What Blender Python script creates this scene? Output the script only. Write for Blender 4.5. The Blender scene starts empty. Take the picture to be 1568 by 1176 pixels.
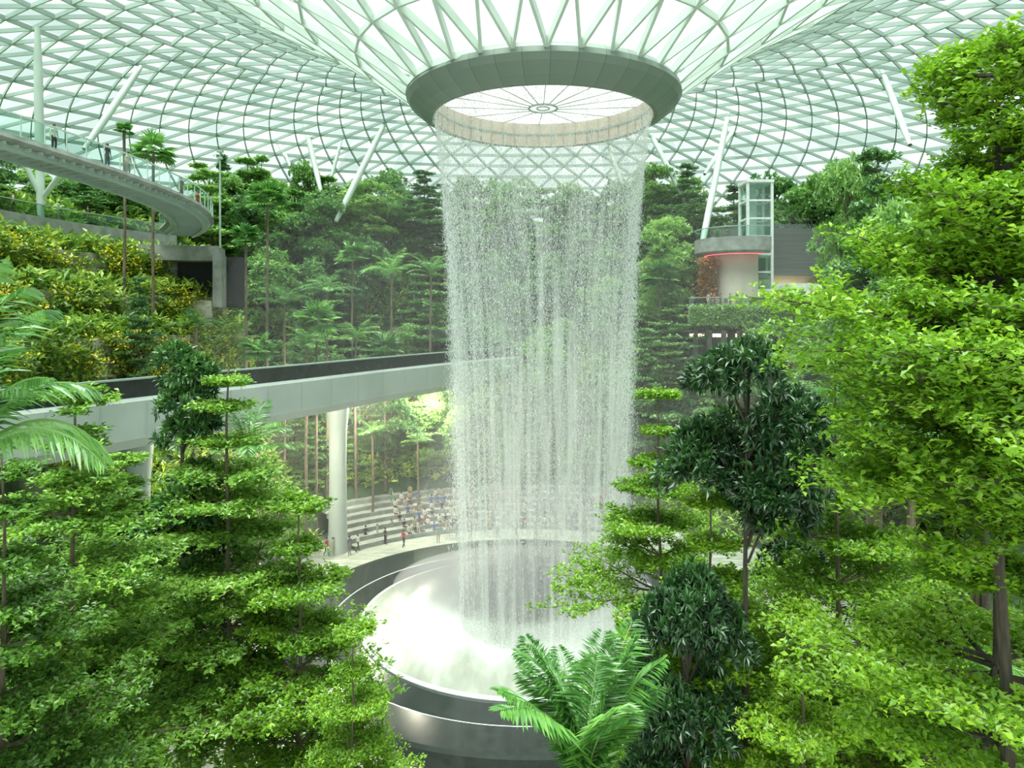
import bpy, math, random
import numpy as np
from mathutils import Vector
F=1080.; HZ=488.; CZ=21.8
CX,CY=2.0,50.0
def W(px,py,D): return ((px-784)/F*D, D, CZ-(py-HZ)/F*D)
def PX(x,y): return 784+x/y*F
scene=bpy.context.scene
# ------------------------------------------------------------------ materials
def newmat(name):
    m=bpy.data.materials.new(name); m.use_nodes=True
    nt=m.node_tree; nt.nodes.clear()
    out=nt.nodes.new('ShaderNodeOutputMaterial')
    return m,nt,out
def ramp(nt,stops,interp='LINEAR'):
    r=nt.nodes.new('ShaderNodeValToRGB'); r.color_ramp.interpolation=interp
    e=r.color_ramp.elements
    while len(e)<len(stops): e.new(0.5)
    for i,(p,c) in enumerate(stops):
        e[i].position=p; e[i].color=(c[0],c[1],c[2],1)
    return r
def mat(name,c1,c2=None,rough=0.6,metal=0.0,scale=3.0,bump=0.0,stretch=(1,1,1),emit=None,es=0,detail=5):
    m,nt,out=newmat(name)
    b=nt.nodes.new('ShaderNodeBsdfPrincipled'); b.inputs['Roughness'].default_value=rough; b.inputs['Metallic'].default_value=metal
    if c2 is None: c2=tuple(x*0.85 for x in c1)
    tc=nt.nodes.new('ShaderNodeTexCoord'); mp=nt.nodes.new('ShaderNodeMapping'); mp.inputs['Scale'].default_value=stretch
    n=nt.nodes.new('ShaderNodeTexNoise'); n.inputs['Scale'].default_value=scale; n.inputs['Detail'].default_value=detail
    nt.links.new(tc.outputs['Object'],mp.inputs[0]); nt.links.new(mp.outputs[0],n.inputs['Vector'])
    r=ramp(nt,[(0.35,c2),(0.65,c1)]); nt.links.new(n.outputs['Fac'],r.inputs[0]); nt.links.new(r.outputs[0],b.inputs['Base Color'])
    if bump:
        bp=nt.nodes.new('ShaderNodeBump'); bp.inputs['Strength'].default_value=bump; nt.links.new(n.outputs['Fac'],bp.inputs['Height']); nt.links.new(bp.outputs[0],b.inputs['Normal'])
    if emit: b.inputs['Emission Color'].default_value=(*emit,1); b.inputs['Emission Strength'].default_value=es
    nt.links.new(b.outputs[0],out.inputs[0]); return m
def leafmat(name,cols,trans=0.35,gloss=0.06):
    m,nt,out=newmat(name)
    a=nt.nodes.new('ShaderNodeAttribute'); a.attribute_name='rnd'
    oi=nt.nodes.new('ShaderNodeObjectInfo')
    ad=nt.nodes.new('ShaderNodeMath'); ad.operation='MULTIPLY_ADD'; ad.inputs[1].default_value=0.36; ad.inputs[2].default_value=-0.18
    nt.links.new(oi.outputs['Random'],ad.inputs[0])
    s=nt.nodes.new('ShaderNodeMath'); s.operation='ADD'; nt.links.new(ad.outputs[0],s.inputs[0]); nt.links.new(a.outputs['Fac'],s.inputs[1])
    r=ramp(nt,[(0.0,cols[0]),(0.5,cols[1]),(1.0,cols[2])]); nt.links.new(s.outputs[0],r.inputs[0])
    d=nt.nodes.new('ShaderNodeBsdfDiffuse'); t=nt.nodes.new('ShaderNodeBsdfTranslucent'); g=nt.nodes.new('ShaderNodeBsdfGlossy'); g.inputs['Roughness'].default_value=0.4
    nt.links.new(r.outputs[0],d.inputs[0]); nt.links.new(r.outputs[0],t.inputs[0])
    m1=nt.nodes.new('ShaderNodeMixShader'); m1.inputs[0].default_value=trans; nt.links.new(d.outputs[0],m1.inputs[1]); nt.links.new(t.outputs[0],m1.inputs[2])
    m2=nt.nodes.new('ShaderNodeMixShader'); m2.inputs[0].default_value=gloss; nt.links.new(m1.outputs[0],m2.inputs[1]); nt.links.new(g.outputs[0],m2.inputs[2])
    nt.links.new(m2.outputs[0],out.inputs[0]); return m
def glassmat(name,ca,cb,fac=0.07,rough=0.08,frost=0.0):
    m,nt,out=newmat(name)
    a=nt.nodes.new('ShaderNodeAttribute'); a.attribute_name='rnd'
    r=ramp(nt,[(0,ca),(1,cb)]); nt.links.new(a.outputs['Fac'],r.inputs[0])
    t=nt.nodes.new('ShaderNodeBsdfTransparent'); nt.links.new(r.outputs[0],t.inputs[0]); last=t
    if frost>0:
        g=nt.nodes.new('ShaderNodeBsdfTranslucent'); g.inputs[0].default_value=(0.27,0.28,0.275,1)
        x=nt.nodes.new('ShaderNodeMixShader'); x.inputs[0].default_value=frost; nt.links.new(last.outputs[0],x.inputs[1]); nt.links.new(g.outputs[0],x.inputs[2]); last=x
    if fac>0:
        g=nt.nodes.new('ShaderNodeBsdfGlossy'); g.inputs['Roughness'].default_value=rough
        x=nt.nodes.new('ShaderNodeMixShader'); x.inputs[0].default_value=fac; nt.links.new(last.outputs[0],x.inputs[1]); nt.links.new(g.outputs[0],x.inputs[2]); last=x
    nt.links.new(last.outputs[0],out.inputs[0]); return m

M_bark=mat('bark',(0.20,0.16,0.11),(0.09,0.07,0.05),0.9,scale=6,bump=0.4,stretch=(1,1,0.3))
M_bark_d=mat('bark_dark',(0.10,0.08,0.06),(0.045,0.038,0.03),0.9,scale=6,bump=0.4,stretch=(1,1,0.3))
L_bright=leafmat('leaf_bright',[(0.05,0.16,0.008),(0.22,0.43,0.022),(0.53,0.76,0.06)],0.42)
L_mid=leafmat('leaf_mid',[(0.04,0.13,0.015),(0.16,0.35,0.035),(0.42,0.64,0.09)],0.38)
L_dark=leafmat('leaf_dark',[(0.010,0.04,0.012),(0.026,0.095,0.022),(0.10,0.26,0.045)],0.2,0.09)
L_back=leafmat('leaf_forest',[(0.08,0.20,0.05),(0.22,0.43,0.11),(0.50,0.72,0.22)],0.35)  # paler, bluer leaf tone puts distance haze into the colour
L_back2=leafmat('leaf_forest_deep',[(0.05,0.14,0.05),(0.14,0.31,0.09),(0.34,0.56,0.18)],0.3)  # deeper forest green, distance haze mixed into the colour as well
L_palm=leafmat('leaf_palm',[(0.04,0.15,0.025),(0.11,0.31,0.05),(0.28,0.55,0.11)],0.35,0.1)
L_under=leafmat('leaf_understory',[(0.06,0.15,0.03),(0.20,0.38,0.06),(0.55,0.68,0.10)],0.3)
L_gard=leafmat('leaf_garden',[(0.07,0.17,0.02),(0.22,0.36,0.04),(0.55,0.60,0.06)],0.3)
L_yel=leafmat('flower_yellow',[(0.75,0.58,0.01),(0.85,0.72,0.02),(0.9,0.82,0.1)],0.3)
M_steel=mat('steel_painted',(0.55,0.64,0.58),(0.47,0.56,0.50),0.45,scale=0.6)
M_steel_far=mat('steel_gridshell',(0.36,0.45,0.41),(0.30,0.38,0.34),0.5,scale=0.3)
M_white=mat('white_fascia',(0.50,0.56,0.53),(0.42,0.48,0.45),0.35,scale=0.25)
M_line=mat('white_trim',(0.75,0.78,0.76),None,0.3)
M_concrete=mat('concrete',(0.30,0.32,0.30),(0.19,0.21,0.19),0.85,scale=1.2,bump=0.15)
M_stone=mat('stone_wall',(0.46,0.44,0.37),(0.16,0.17,0.14),0.9,scale=1.0,bump=0.5,stretch=(1,1,2.5))
M_black=mat('black_wet_stone',(0.024,0.031,0.029),(0.013,0.018,0.017),0.13,scale=1.5)
M_dark=mat('dark_void',(0.015,0.017,0.016),(0.01,0.012,0.011),0.7)
M_soil=mat('planted_soil',(0.06,0.11,0.045),(0.03,0.06,0.025),0.95,scale=1.5,bump=0.5)
M_glass=glassmat('clear_glass',(0.78,0.92,0.87),(0.88,0.97,0.94),0.10)
M_roofg=glassmat('roof_glass',(0.43,0.53,0.495),(0.74,0.83,0.79),0.0)
M_cream=mat('cream_panel',(0.62,0.56,0.45),(0.52,0.47,0.37),0.5,scale=0.8)
M_beige=mat('beige_wall',(0.6,0.56,0.48),(0.52,0.48,0.42),0.6,scale=0.5)
M_warm=mat('warm_light',(1,0.85,0.6),None,0.5,emit=(1,0.78,0.45),es=4)
M_red=mat('red_light',(1,0.2,0.2),None,0.5,emit=(1,0.12,0.15),es=2)

def radial_nodes(nt):
    tc=nt.nodes.new('ShaderNodeTexCoord'); sp=nt.nodes.new('ShaderNodeSeparateXYZ'); nt.links.new(tc.outputs['Object'],sp.inputs[0])
    return tc,sp
def fasciamat():
    m,nt,out=newmat('oculus_fascia')
    b=nt.nodes.new('ShaderNodeBsdfPrincipled'); b.inputs['Roughness'].default_value=0.4
    tc,sp=radial_nodes(nt)
    at=nt.nodes.new('ShaderNodeMath'); at.operation='ARCTAN2'; nt.links.new(sp.outputs[1],at.inputs[0]); nt.links.new(sp.outputs[0],at.inputs[1])
    mu=nt.nodes.new('ShaderNodeMath'); mu.operation='MULTIPLY'; mu.inputs[1].default_value=36/(2*math.pi); nt.links.new(at.outputs[0],mu.inputs[0])
    fr=nt.nodes.new('ShaderNodeMath'); fr.operation='FRACT'; nt.links.new(mu.outputs[0],fr.inputs[0])
    r=ramp(nt,[(0.0,(0.06,0.075,0.065)),(0.03,(0.17,0.215,0.185)),(1.0,(0.19,0.24,0.205))]); nt.links.new(fr.outputs[0],r.inputs[0])
    nt.links.new(r.outputs[0],b.inputs['Base Color']); nt.links.new(b.outputs[0],out.inputs[0]); return m
M_fascia=fasciamat()
def pavemat():
    m,nt,out=newmat('plaza_paving')
    b=nt.nodes.new('ShaderNodeBsdfPrincipled'); b.inputs['Roughness'].default_value=0.35
    tc=nt.nodes.new('ShaderNodeTexCoord')
    br=nt.nodes.new('ShaderNodeTexBrick'); br.inputs['Scale'].default_value=0.8; br.inputs['Mortar Size'].default_value=0.012
    br.inputs['Color1'].default_value=(0.50,0.52,0.47,1); br.inputs['Color2'].default_value=(0.36,0.38,0.34,1); br.inputs['Mortar'].default_value=(0.2,0.21,0.2,1)
    nt.links.new(tc.outputs['Object'],br.inputs['Vector'])
    n=nt.nodes.new('ShaderNodeTexNoise'); n.inputs['Scale'].default_value=0.5; n.inputs['Detail'].default_value=6
    mp=nt.nodes.new('ShaderNodeMapping'); mp.inputs['Scale'].default_value=(0.6,2.5,1); mp.inputs['Rotation'].default_value=(0,0,0.5)
    nt.links.new(tc.outputs['Object'],mp.inputs[0]); nt.links.new(mp.outputs[0],n.inputs['Vector'])
    r=ramp(nt,[(0.3,(0.6,0.62,0.58)),(0.7,(1.2,1.2,1.15))]); nt.links.new(n.outputs['Fac'],r.inputs[0])
    mx=nt.nodes.new('ShaderNodeMixRGB'); mx.blend_type='MULTIPLY'; mx.inputs[0].default_value=1; nt.links.new(br.outputs['Color'],mx.inputs[1]); nt.links.new(r.outputs[0],mx.inputs[2])
    nt.links.new(mx.outputs[0],b.inputs['Base Color']); nt.links.new(b.outputs[0],out.inputs[0]); return m
M_pave=pavemat()
def bowlmat():
    m,nt,out=newmat('wet_acrylic_bowl')
    b=nt.nodes.new('ShaderNodeBsdfPrincipled'); b.inputs['Roughness'].default_value=0.2
    tc,sp=radial_nodes(nt)
    mp=nt.nodes.new('ShaderNodeMapping'); mp.inputs['Scale'].default_value=(1.6,0.5,1); nt.links.new(tc.outputs['Object'],mp.inputs[0])
    n=nt.nodes.new('ShaderNodeTexNoise'); n.inputs['Scale'].default_value=0.5; n.inputs['Detail'].default_value=8; nt.links.new(mp.outputs[0],n.inputs['Vector'])
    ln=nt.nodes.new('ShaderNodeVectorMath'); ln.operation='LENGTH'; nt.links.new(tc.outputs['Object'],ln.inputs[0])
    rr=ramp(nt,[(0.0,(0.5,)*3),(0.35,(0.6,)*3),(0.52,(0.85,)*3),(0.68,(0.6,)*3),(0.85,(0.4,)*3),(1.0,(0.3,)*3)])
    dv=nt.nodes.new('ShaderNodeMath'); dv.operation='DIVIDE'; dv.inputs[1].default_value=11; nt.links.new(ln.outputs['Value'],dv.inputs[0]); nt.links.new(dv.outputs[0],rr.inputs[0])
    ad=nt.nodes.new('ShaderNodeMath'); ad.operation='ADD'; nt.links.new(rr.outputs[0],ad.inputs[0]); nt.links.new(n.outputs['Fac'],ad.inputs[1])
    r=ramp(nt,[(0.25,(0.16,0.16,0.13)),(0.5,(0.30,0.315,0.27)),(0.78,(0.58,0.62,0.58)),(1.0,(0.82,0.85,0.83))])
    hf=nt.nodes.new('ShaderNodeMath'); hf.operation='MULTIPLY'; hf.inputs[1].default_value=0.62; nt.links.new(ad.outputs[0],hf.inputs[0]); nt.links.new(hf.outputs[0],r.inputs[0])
    n2=nt.nodes.new('ShaderNodeTexNoise'); n2.inputs['Scale'].default_value=3; n2.inputs['Detail'].default_value=4; nt.links.new(tc.outputs['Object'],n2.inputs['Vector'])
    bp=nt.nodes.new('ShaderNodeBump'); bp.inputs['Strength'].default_value=0.15; nt.links.new(n2.outputs['Fac'],bp.inputs['Height']); nt.links.new(bp.outputs[0],b.inputs['Normal'])
    nt.links.new(r.outputs[0],b.inputs['Base Color']); nt.links.new(b.outputs[0],out.inputs[0]); return m
M_bowl=bowlmat()
def watermat(name,base,thr0,thr1,amax,zs):
    m,nt,out=newmat(name)
    tc=nt.nodes.new('ShaderNodeTexCoord'); mp=nt.nodes.new('ShaderNodeMapping'); mp.inputs['Scale'].default_value=(1,1,zs)
    n=nt.nodes.new('ShaderNodeTexNoise'); n.inputs['Scale'].default_value=base; n.inputs['Detail'].default_value=8
    nt.links.new(tc.outputs['Object'],mp.inputs[0]); nt.links.new(mp.outputs[0],n.inputs['Vector'])
    mr=nt.nodes.new('ShaderNodeMapRange'); mr.inputs['From Min'].default_value=thr0; mr.inputs['From Max'].default_value=thr1; mr.inputs['To Max'].default_value=amax
    nt.links.new(n.outputs['Fac'],mr.inputs['Value'])
    sp=nt.nodes.new('ShaderNodeSeparateXYZ'); nt.links.new(tc.outputs['Object'],sp.inputs[0])
    mz=nt.nodes.new('ShaderNodeMapRange'); mz.inputs['From Min'].default_value=36; mz.inputs['From Max'].default_value=10; mz.inputs['To Min'].default_value=0.35; mz.inputs['To Max'].default_value=1.25
    nt.links.new(sp.outputs[2],mz.inputs['Value'])
    mu=nt.nodes.new('ShaderNodeMath'); mu.operation='MULTIPLY'; nt.links.new(mr.outputs[0],mu.inputs[0]); nt.links.new(mz.outputs[0],mu.inputs[1])
    d=nt.nodes.new('ShaderNodeBsdfDiffuse'); d.inputs[0].default_value=(0.95,0.98,0.97,1)
    t=nt.nodes.new('ShaderNodeBsdfTranslucent'); t.inputs[0].default_value=(0.95,0.98,0.97,1)
    m1=nt.nodes.new('ShaderNodeMixShader'); m1.inputs[0].default_value=0.5; nt.links.new(d.outputs[0],m1.inputs[1]); nt.links.new(t.outputs[0],m1.inputs[2])
    tr=nt.nodes.new('ShaderNodeBsdfTransparent')
    x=nt.nodes.new('ShaderNodeMixShader'); nt.links.new(mu.outputs[0],x.inputs[0]); nt.links.new(tr.outputs[0],x.inputs[1]); nt.links.new(m1.outputs[0],x.inputs[2])
    nt.links.new(x.outputs[0],out.inputs[0]); return m
M_sheet=watermat('falling_water_sheet',2.2,0.38,0.74,0.62,0.015)
M_drop=leafmat('water_droplets',[(0.8,0.84,0.83),(0.9,0.93,0.92),(0.97,1,0.99)],0.5,0.1)
def mistmat(name,dens):
    m,nt,out=newmat(name); v=nt.nodes.new('ShaderNodeVolumeScatter'); v.inputs['Density'].default_value=dens; v.inputs['Color'].default_value=(0.99,1,0.995,1); v.inputs['Anisotropy'].default_value=0.0
    nt.links.new(v.outputs[0],out.inputs['Volume']); return m

# ------------------------------------------------------------------ mesh builder (quads)
class QB:
    def __init__(s): s.V=[];s.Q=[];s.M=[];s.R=[];s.n=0
    def add(s,v,f,m=0,r=None):
        v=np.asarray(v,dtype=np.float64).reshape(-1,3); f=np.asarray(f,dtype=np.int64).reshape(-1,4)
        s.V.append(v); s.Q.append(f+s.n); s.n+=len(v)
        s.M.append(np.full(len(f),m,dtype=np.int32) if np.isscalar(m) else np.asarray(m,dtype=np.int32))
        s.R.append(np.full(len(f),0.5) if r is None else (np.full(len(f),r) if np.isscalar(r) else r))
    def mesh(s,name,mats,smooth=False):
        V=np.concatenate(s.V); Q=np.concatenate(s.Q); Mi=np.concatenate(s.M); R=np.concatenate(s.R)
        me=bpy.data.meshes.new(name); me.vertices.add(len(V)); me.vertices.foreach_set('co',V.astype(np.float32).ravel())
        me.loops.add(len(Q)*4); me.polygons.add(len(Q))
        me.polygons.foreach_set('loop_start',(np.arange(len(Q))*4).astype(np.int32))
        me.loops.foreach_set('vertex_index',Q.astype(np.int32).ravel())
        for mm in mats: me.materials.append(mm)
        me.polygons.foreach_set('material_index',Mi)
        me.update(calc_edges=True)
        a=me.attributes.new('rnd','FLOAT','FACE'); a.data.foreach_set('value',R.astype(np.float32))
        me.polygons.foreach_set('use_smooth',np.full(len(Q),bool(smooth)))
        me.update(); return me
    def obj(s,name,mats,smooth=False,loc=(0,0,0),parent=None):
        o=bpy.data.objects.new(name,s.mesh(name,mats,smooth)); o.location=loc
        scene.collection.objects.link(o)
        if parent: o.parent=parent
        return o
def put(name,me,loc,s=1.0,rz=0.0,sxy=None,parent=None):
    o=bpy.data.objects.new(name,me); o.location=loc
    o.scale=(sxy or s,sxy or s,s); o.rotation_euler=(0,0,rz); scene.collection.objects.link(o)
    if parent: o.parent=parent
    return o
BF=np.array([[0,1,2,3],[7,6,5,4],[0,4,5,1],[1,5,6,2],[2,6,7,3],[3,7,4,0]])
def box(q,c,size,rz=0,m=0,r=None):
    x,y,z=[d/2 for d in size]
    v=np.array([[-x,-y,-z],[-x,y,-z],[x,y,-z],[x,-y,-z],[-x,-y,z],[-x,y,z],[x,y,z],[x,-y,z]])
    cs,sn=math.cos(rz),math.sin(rz)
    v=np.stack([v[:,0]*cs-v[:,1]*sn,v[:,0]*sn+v[:,1]*cs,v[:,2]],1)+np.array(c)
    q.add(v,BF,m,r)
def beams(q,P,Q,w,h,m=0,up=(0,0,1)):
    P=np.atleast_2d(np.asarray(P,float)); Q=np.atleast_2d(np.asarray(Q,float)); d=Q-P; L=np.linalg.norm(d,axis=1,keepdims=True)+1e-9; d=d/L
    up=np.broadcast_to(np.asarray(up,float),P.shape)
    s=np.cross(d,up); ls=np.linalg.norm(s,axis=1,keepdims=True); s=np.where(ls<1e-3,np.array([[1.,0,0]]),s/np.maximum(ls,1e-6)); u=np.cross(s,d)
    a=s*w/2; b=u*h/2
    v=np.stack([P-a-b,P+a-b,P+a+b,P-a+b,Q-a-b,Q+a-b,Q+a+b,Q-a+b],1)
    n=len(P); fc=np.array([[0,4,5,1],[1,5,6,2],[2,6,7,3],[3,7,4,0],[0,1,2,3],[7,6,5,4]])
    q.add(v.reshape(-1,3),(fc[None]+(np.arange(n)*8)[:,None,None]).reshape(-1,4),m)
def tube(q,pts,rad,sides=6,m=0,r=None):
    pts=np.asarray(pts,float); k=len(pts); rad=np.broadcast_to(np.asarray(rad,float),(k,))
    d=np.gradient(pts,axis=0); d/=np.linalg.norm(d,axis=1,keepdims=True)+1e-9
    ref=np.array([1.,0.1,0]) if abs(d[:,2]).mean()>0.7 else np.array([0,0,1.])
    s=np.cross(d,ref); s/=np.linalg.norm(s,axis=1,keepdims=True)+1e-9; u=np.cross(s,d)
    a=np.arange(sides)*2*math.pi/sides
    v=pts[:,None]+rad[:,None,None]*(np.cos(a)[None,:,None]*s[:,None]+np.sin(a)[None,:,None]*u[:,None])
    i=np.arange(k-1)[:,None]*sides; j=np.arange(sides)[None]; j2=(j+1)%sides
    f=np.stack([i+j,i+j2,i+sides+j2,i+sides+j],-1).reshape(-1,4)
    q.add(v.reshape(-1,3),f,m,r)
def lathe(q,prof,N,c=(0,0),m=0,a0=0,a1=2*math.pi,r=None,closed=False):
    prof=np.asarray(prof,float); full=abs(a1-a0-2*math.pi)<1e-6
    a=np.linspace(a0,a1,N+1)[:N if full else N+1]; k=len(prof); n=len(a)
    v=np.stack([c[0]+prof[:,0][:,None]*np.sin(a)[None],c[1]+prof[:,0][:,None]*np.cos(a)[None],np.repeat(prof[:,1][:,None],n,1)],-1)
    kk=k if closed else k-1
    i=np.arange(kk)[:,None]; j=np.arange(n if full else n-1)[None]; j2=(j+1)%n; i2=(i+1)%k
    f=np.stack([i*n+j,i*n+j2,i2*n+j2,i2*n+j],-1).reshape(-1,4)
    q.add(v.reshape(-1,3),f,m,r)
def smoothpath(pts,n):
    pts=np.asarray(pts,float); P=np.vstack([2*pts[0]-pts[1],pts,2*pts[-1]-pts[-2]]); out=[]
    S=len(pts)-1
    for t in np.linspace(0,S,n):
        i=min(int(t),S-1); u=t-i; a,b,c,d=P[i],P[i+1],P[i+2],P[i+3]
        out.append(0.5*(2*b+(c-a)*u+(2*a-5*b+4*c-d)*u*u+(3*b-a-3*c+d)*u**3))
    return np.array(out)
def sweep(q,path,prof,m=0,closed=True):
    d=np.gradient(path,axis=0); d[:,2]=0; d/=np.linalg.norm(d,axis=1,keepdims=True)
    s=np.stack([d[:,1],-d[:,0],0*d[:,0]],1); prof=np.asarray(prof,float); k=len(prof); n=len(path)
    v=path[None]+prof[:,0][:,None,None]*s[None]+np.stack([0*prof[:,1],0*prof[:,1],prof[:,1]],1)[:,None]
    i=np.arange(k if closed else k-1)[:,None]; i2=(i+1)%k; j=np.arange(n-1)[None]
    q.add(v.reshape(-1,3),np.stack([i*n+j,i*n+j+1,i2*n+j+1,i2*n+j],-1).reshape(-1,4),m)
    return s
def leaves(q,P,D,L,Wd,m=1,rng=None,fold=0.15,rnd=None):
    n=len(P); D=D/(np.linalg.norm(D,axis=1,keepdims=True)+1e-9)
    up=np.array([[0,0,1.]])+rng.normal(0,0.35,(n,3))
    S=np.cross(D,up); S/=np.linalg.norm(S,axis=1,keepdims=True)+1e-9; U=np.cross(S,D)
    L=np.broadcast_to(L,(n,))[:,None]; Wd=np.broadcast_to(Wd,(n,))[:,None]
    mid=P+D*L*0.5
    v=np.stack([P,mid+S*Wd/2+U*Wd*fold,P+D*L-U*L*0.08,mid-S*Wd/2+U*Wd*fold],1)
    f=np.arange(n*4).reshape(n,4)
    q.add(v.reshape(-1,3),f,m,rng.random(n) if rnd is None else rnd)
def rosettes(q,C,k,L,wr,rng,m=1,el=(0.25,0.35),spread=0.06,base=None):
    n=len(C); C=np.repeat(C,k,0); N=n*k
    az=rng.random(N)*2*math.pi; e=rng.normal(el[0],el[1],N)
    D=np.stack([np.cos(az)*np.cos(e),np.sin(az)*np.cos(e),np.sin(e)],1)
    P=C+rng.normal(0,spread,(N,3)); l=L*rng.uniform(0.6,1.2,N)
    b=np.repeat(rng.random(n),k) if base is None else np.repeat(base,k)
    leaves(q,P,D,l,l*wr,m,rng,rnd=np.clip(0.6*b+0.4*rng.random(N),0,1))

# ------------------------------------------------------------------ trees
def tiered(seed,H,cb,Rm,nt,leaf,tr,nb=6,ns=7,step=0.32,k=7,top=0.25,bsize=0.5,jit=0.0,puff=0.22,wr=0.5,rise_=0.28):
    rng=np.random.default_rng(seed); q=QB()
    zz=np.linspace(0,H,12); wob=np.cumsum(rng.normal(0,0.06,(12,2)),0)
    tp=np.stack([wob[:,0],wob[:,1],zz],1); tube(q,tp,np.linspace(tr,0.03,12),8)
    def tpos(z): return np.array([np.interp(z,zz,wob[:,0]),np.interp(z,zz,wob[:,1]),z])
    C=[];B=[]
    for i in range(nt):
        f=i/(nt-1); z=H*(cb+(0.975-cb)*f)+rng.normal(0,0.12)
        rr=Rm*(0.35+0.65*math.sin(math.pi*min(1,(f*0.75+0.25)))**0.8)*(1-0.75*max(0,f-0.45)/0.55)*rng.uniform(0.7,1.15)
        rr=max(rr,top*Rm); n=nb if f<0.85 else max(4,nb-2); a0=rng.random()*6.28
        for b in range(n):
            az=a0+b*2*math.pi/n+rng.normal(0,0.3); r=rr*rng.uniform(0.5,1.25); zb=z+rng.normal(0,jit)
            s0=tpos(min(zb,H*0.99)); t=np.linspace(0,1,6); rise=rng.uniform(0.0,rise_)*r
            bend=rng.normal(0,0.25); tb=rng.random()*0.3
            x=s0[0]+np.cos(az+bend*t)*r*t; y=s0[1]+np.sin(az+bend*t)*r*t; zc=zb+rise*t**1.4-0.05*r*t*t
            bp=np.stack([x,y,zc],1); tube(q,bp,np.linspace(tr*0.32*(1-0.6*f)+0.012,0.01,6),5)
            for u in np.linspace(0.25,1.0,ns):
                p=np.array([np.interp(u,t,bp[:,c]) for c in range(3)])
                for sg in ((-1,1) if u<0.99 else (0,)):
                    aa=az+bend*u+sg*rng.uniform(0.6,1.2); ln=((1.05-u)*bsize+0.18)*r*rng.uniform(0.7,1.2)
                    e=p+np.array([math.cos(aa)*ln,math.sin(aa)*ln,rng.uniform(0.0,0.2)*ln])
                    tube(q,[p,(p+e)/2+[0,0,-0.03*ln],e],[0.012,0.009,0.005],3)
                    c=max(2,int(ln/step)+1); tt=np.linspace(0.1,1.05,c)[:,None]
                    pts=p+(e-p)*tt+rng.normal(0,0.15,(c,3))*np.array([1,1,puff*1.2])
                    C.append(pts); B.append(tb+np.full(c,rng.random()*0.25)+0.45*rng.random(c))
    C=np.concatenate(C); B=np.concatenate(B)
    rosettes(q,C,k,leaf,wr,rng,1,(0.2,0.3),0.06,B); return q
def dense(seed,H,cb,Rm,nc,leaf,tr,k=9,wr=0.36,lobes=14):
    rng=np.random.default_rng(seed); q=QB()
    tube(q,[[0,0,0],[0.1,0,H*0.4],[-0.05,0.1,H*0.7],[0,0,H*0.97]],[tr,tr*0.7,tr*0.4,0.03],8)
    lz=rng.uniform(H*cb,H*0.97,lobes); la=rng.random(lobes)*6.28
    f=(lz/H-cb)/(1-cb); lr=Rm*(np.sin(np.pi*np.clip(0.2+0.75*f,0,1))**0.7)*rng.uniform(0.4,0.75,lobes)
    LC=np.stack([np.cos(la)*lr,np.sin(la)*lr,lz],1); LS=Rm*rng.uniform(0.38,0.6,lobes)
    for c in LC: tube(q,[[0,0,c[2]-Rm*0.5],c*[0.5,0.5,1]-[0,0,0.2],c],[tr*0.3,tr*0.2,0.01],4)
    i=rng.integers(0,lobes,nc); d=rng.normal(0,1,(nc,3)); d/=np.linalg.norm(d,axis=1,keepdims=True); d[:,2]=np.abs(d[:,2])*1.1-0.35
    C=LC[i]+d*(LS[i]*rng.uniform(0.72,1.05,nc))[:,None]*np.array([1,1,0.75])
    N=nc*k; Cr=np.repeat(C,k,0); dr=np.repeat(d,k,0)
    D=dr*0.7+rng.normal(0,0.7,(N,3)); D[:,2]+=0.1
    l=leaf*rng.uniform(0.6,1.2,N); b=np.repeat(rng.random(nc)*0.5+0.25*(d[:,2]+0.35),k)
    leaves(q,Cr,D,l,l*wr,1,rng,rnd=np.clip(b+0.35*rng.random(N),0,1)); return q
def palm(seed,H,FL,nf=18,tr=0.16,nl=42,e=(25,85),droop=(0.9,1.5)):
    rng=np.random.default_rng(seed); q=QB()
    tube(q,[[0,0,0],[0.1,0,H*0.5],[0,0,H]],[tr*1.2,tr,tr*0.9],8)
    for i in range(nf):
        az=i*2.399+rng.normal(0,0.15); e0=math.radians(rng.uniform(*e)); L=FL*rng.uniform(0.8,1.1)
        n=12; t=np.linspace(0,1,n); ee=e0-t**1.3*rng.uniform(*droop); ds=L/(n-1)
        rr=np.concatenate([[0],np.cumsum(np.cos(ee[:-1])*ds)]); zz=H+np.concatenate([[0],np.cumsum(np.sin(ee[:-1])*ds)])
        R=np.stack([np.cos(az)*rr,np.sin(az)*rr,zz],1); tube(q,R,np.linspace(0.035,0.006,n),4,1,0.8)
        u=np.linspace(0.12,1,nl); P=np.stack([np.interp(u,t,R[:,c]) for c in range(3)],1)
        T=np.gradient(P,axis=0); T/=np.linalg.norm(T,axis=1,keepdims=True)
        S=np.array([-math.sin(az),math.cos(az),0.])
        b=rng.random()
        for sg in (-1,1):
            D=sg*S[None]*0.85+T*0.65+np.array([0,0,-0.28])+rng.normal(0,0.05,(nl,3))
            l=L*0.27*np.sin(np.pi*np.clip(u*0.85+0.12,0,1))**0.6*rng.uniform(0.9,1.1,nl)
            leaves(q,P,D,l,np.full(nl,0.018*L+0.012),1,rng,0.2,rnd=np.clip(b*0.6+0.4*rng.random(nl),0,1))
    return q
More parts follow.
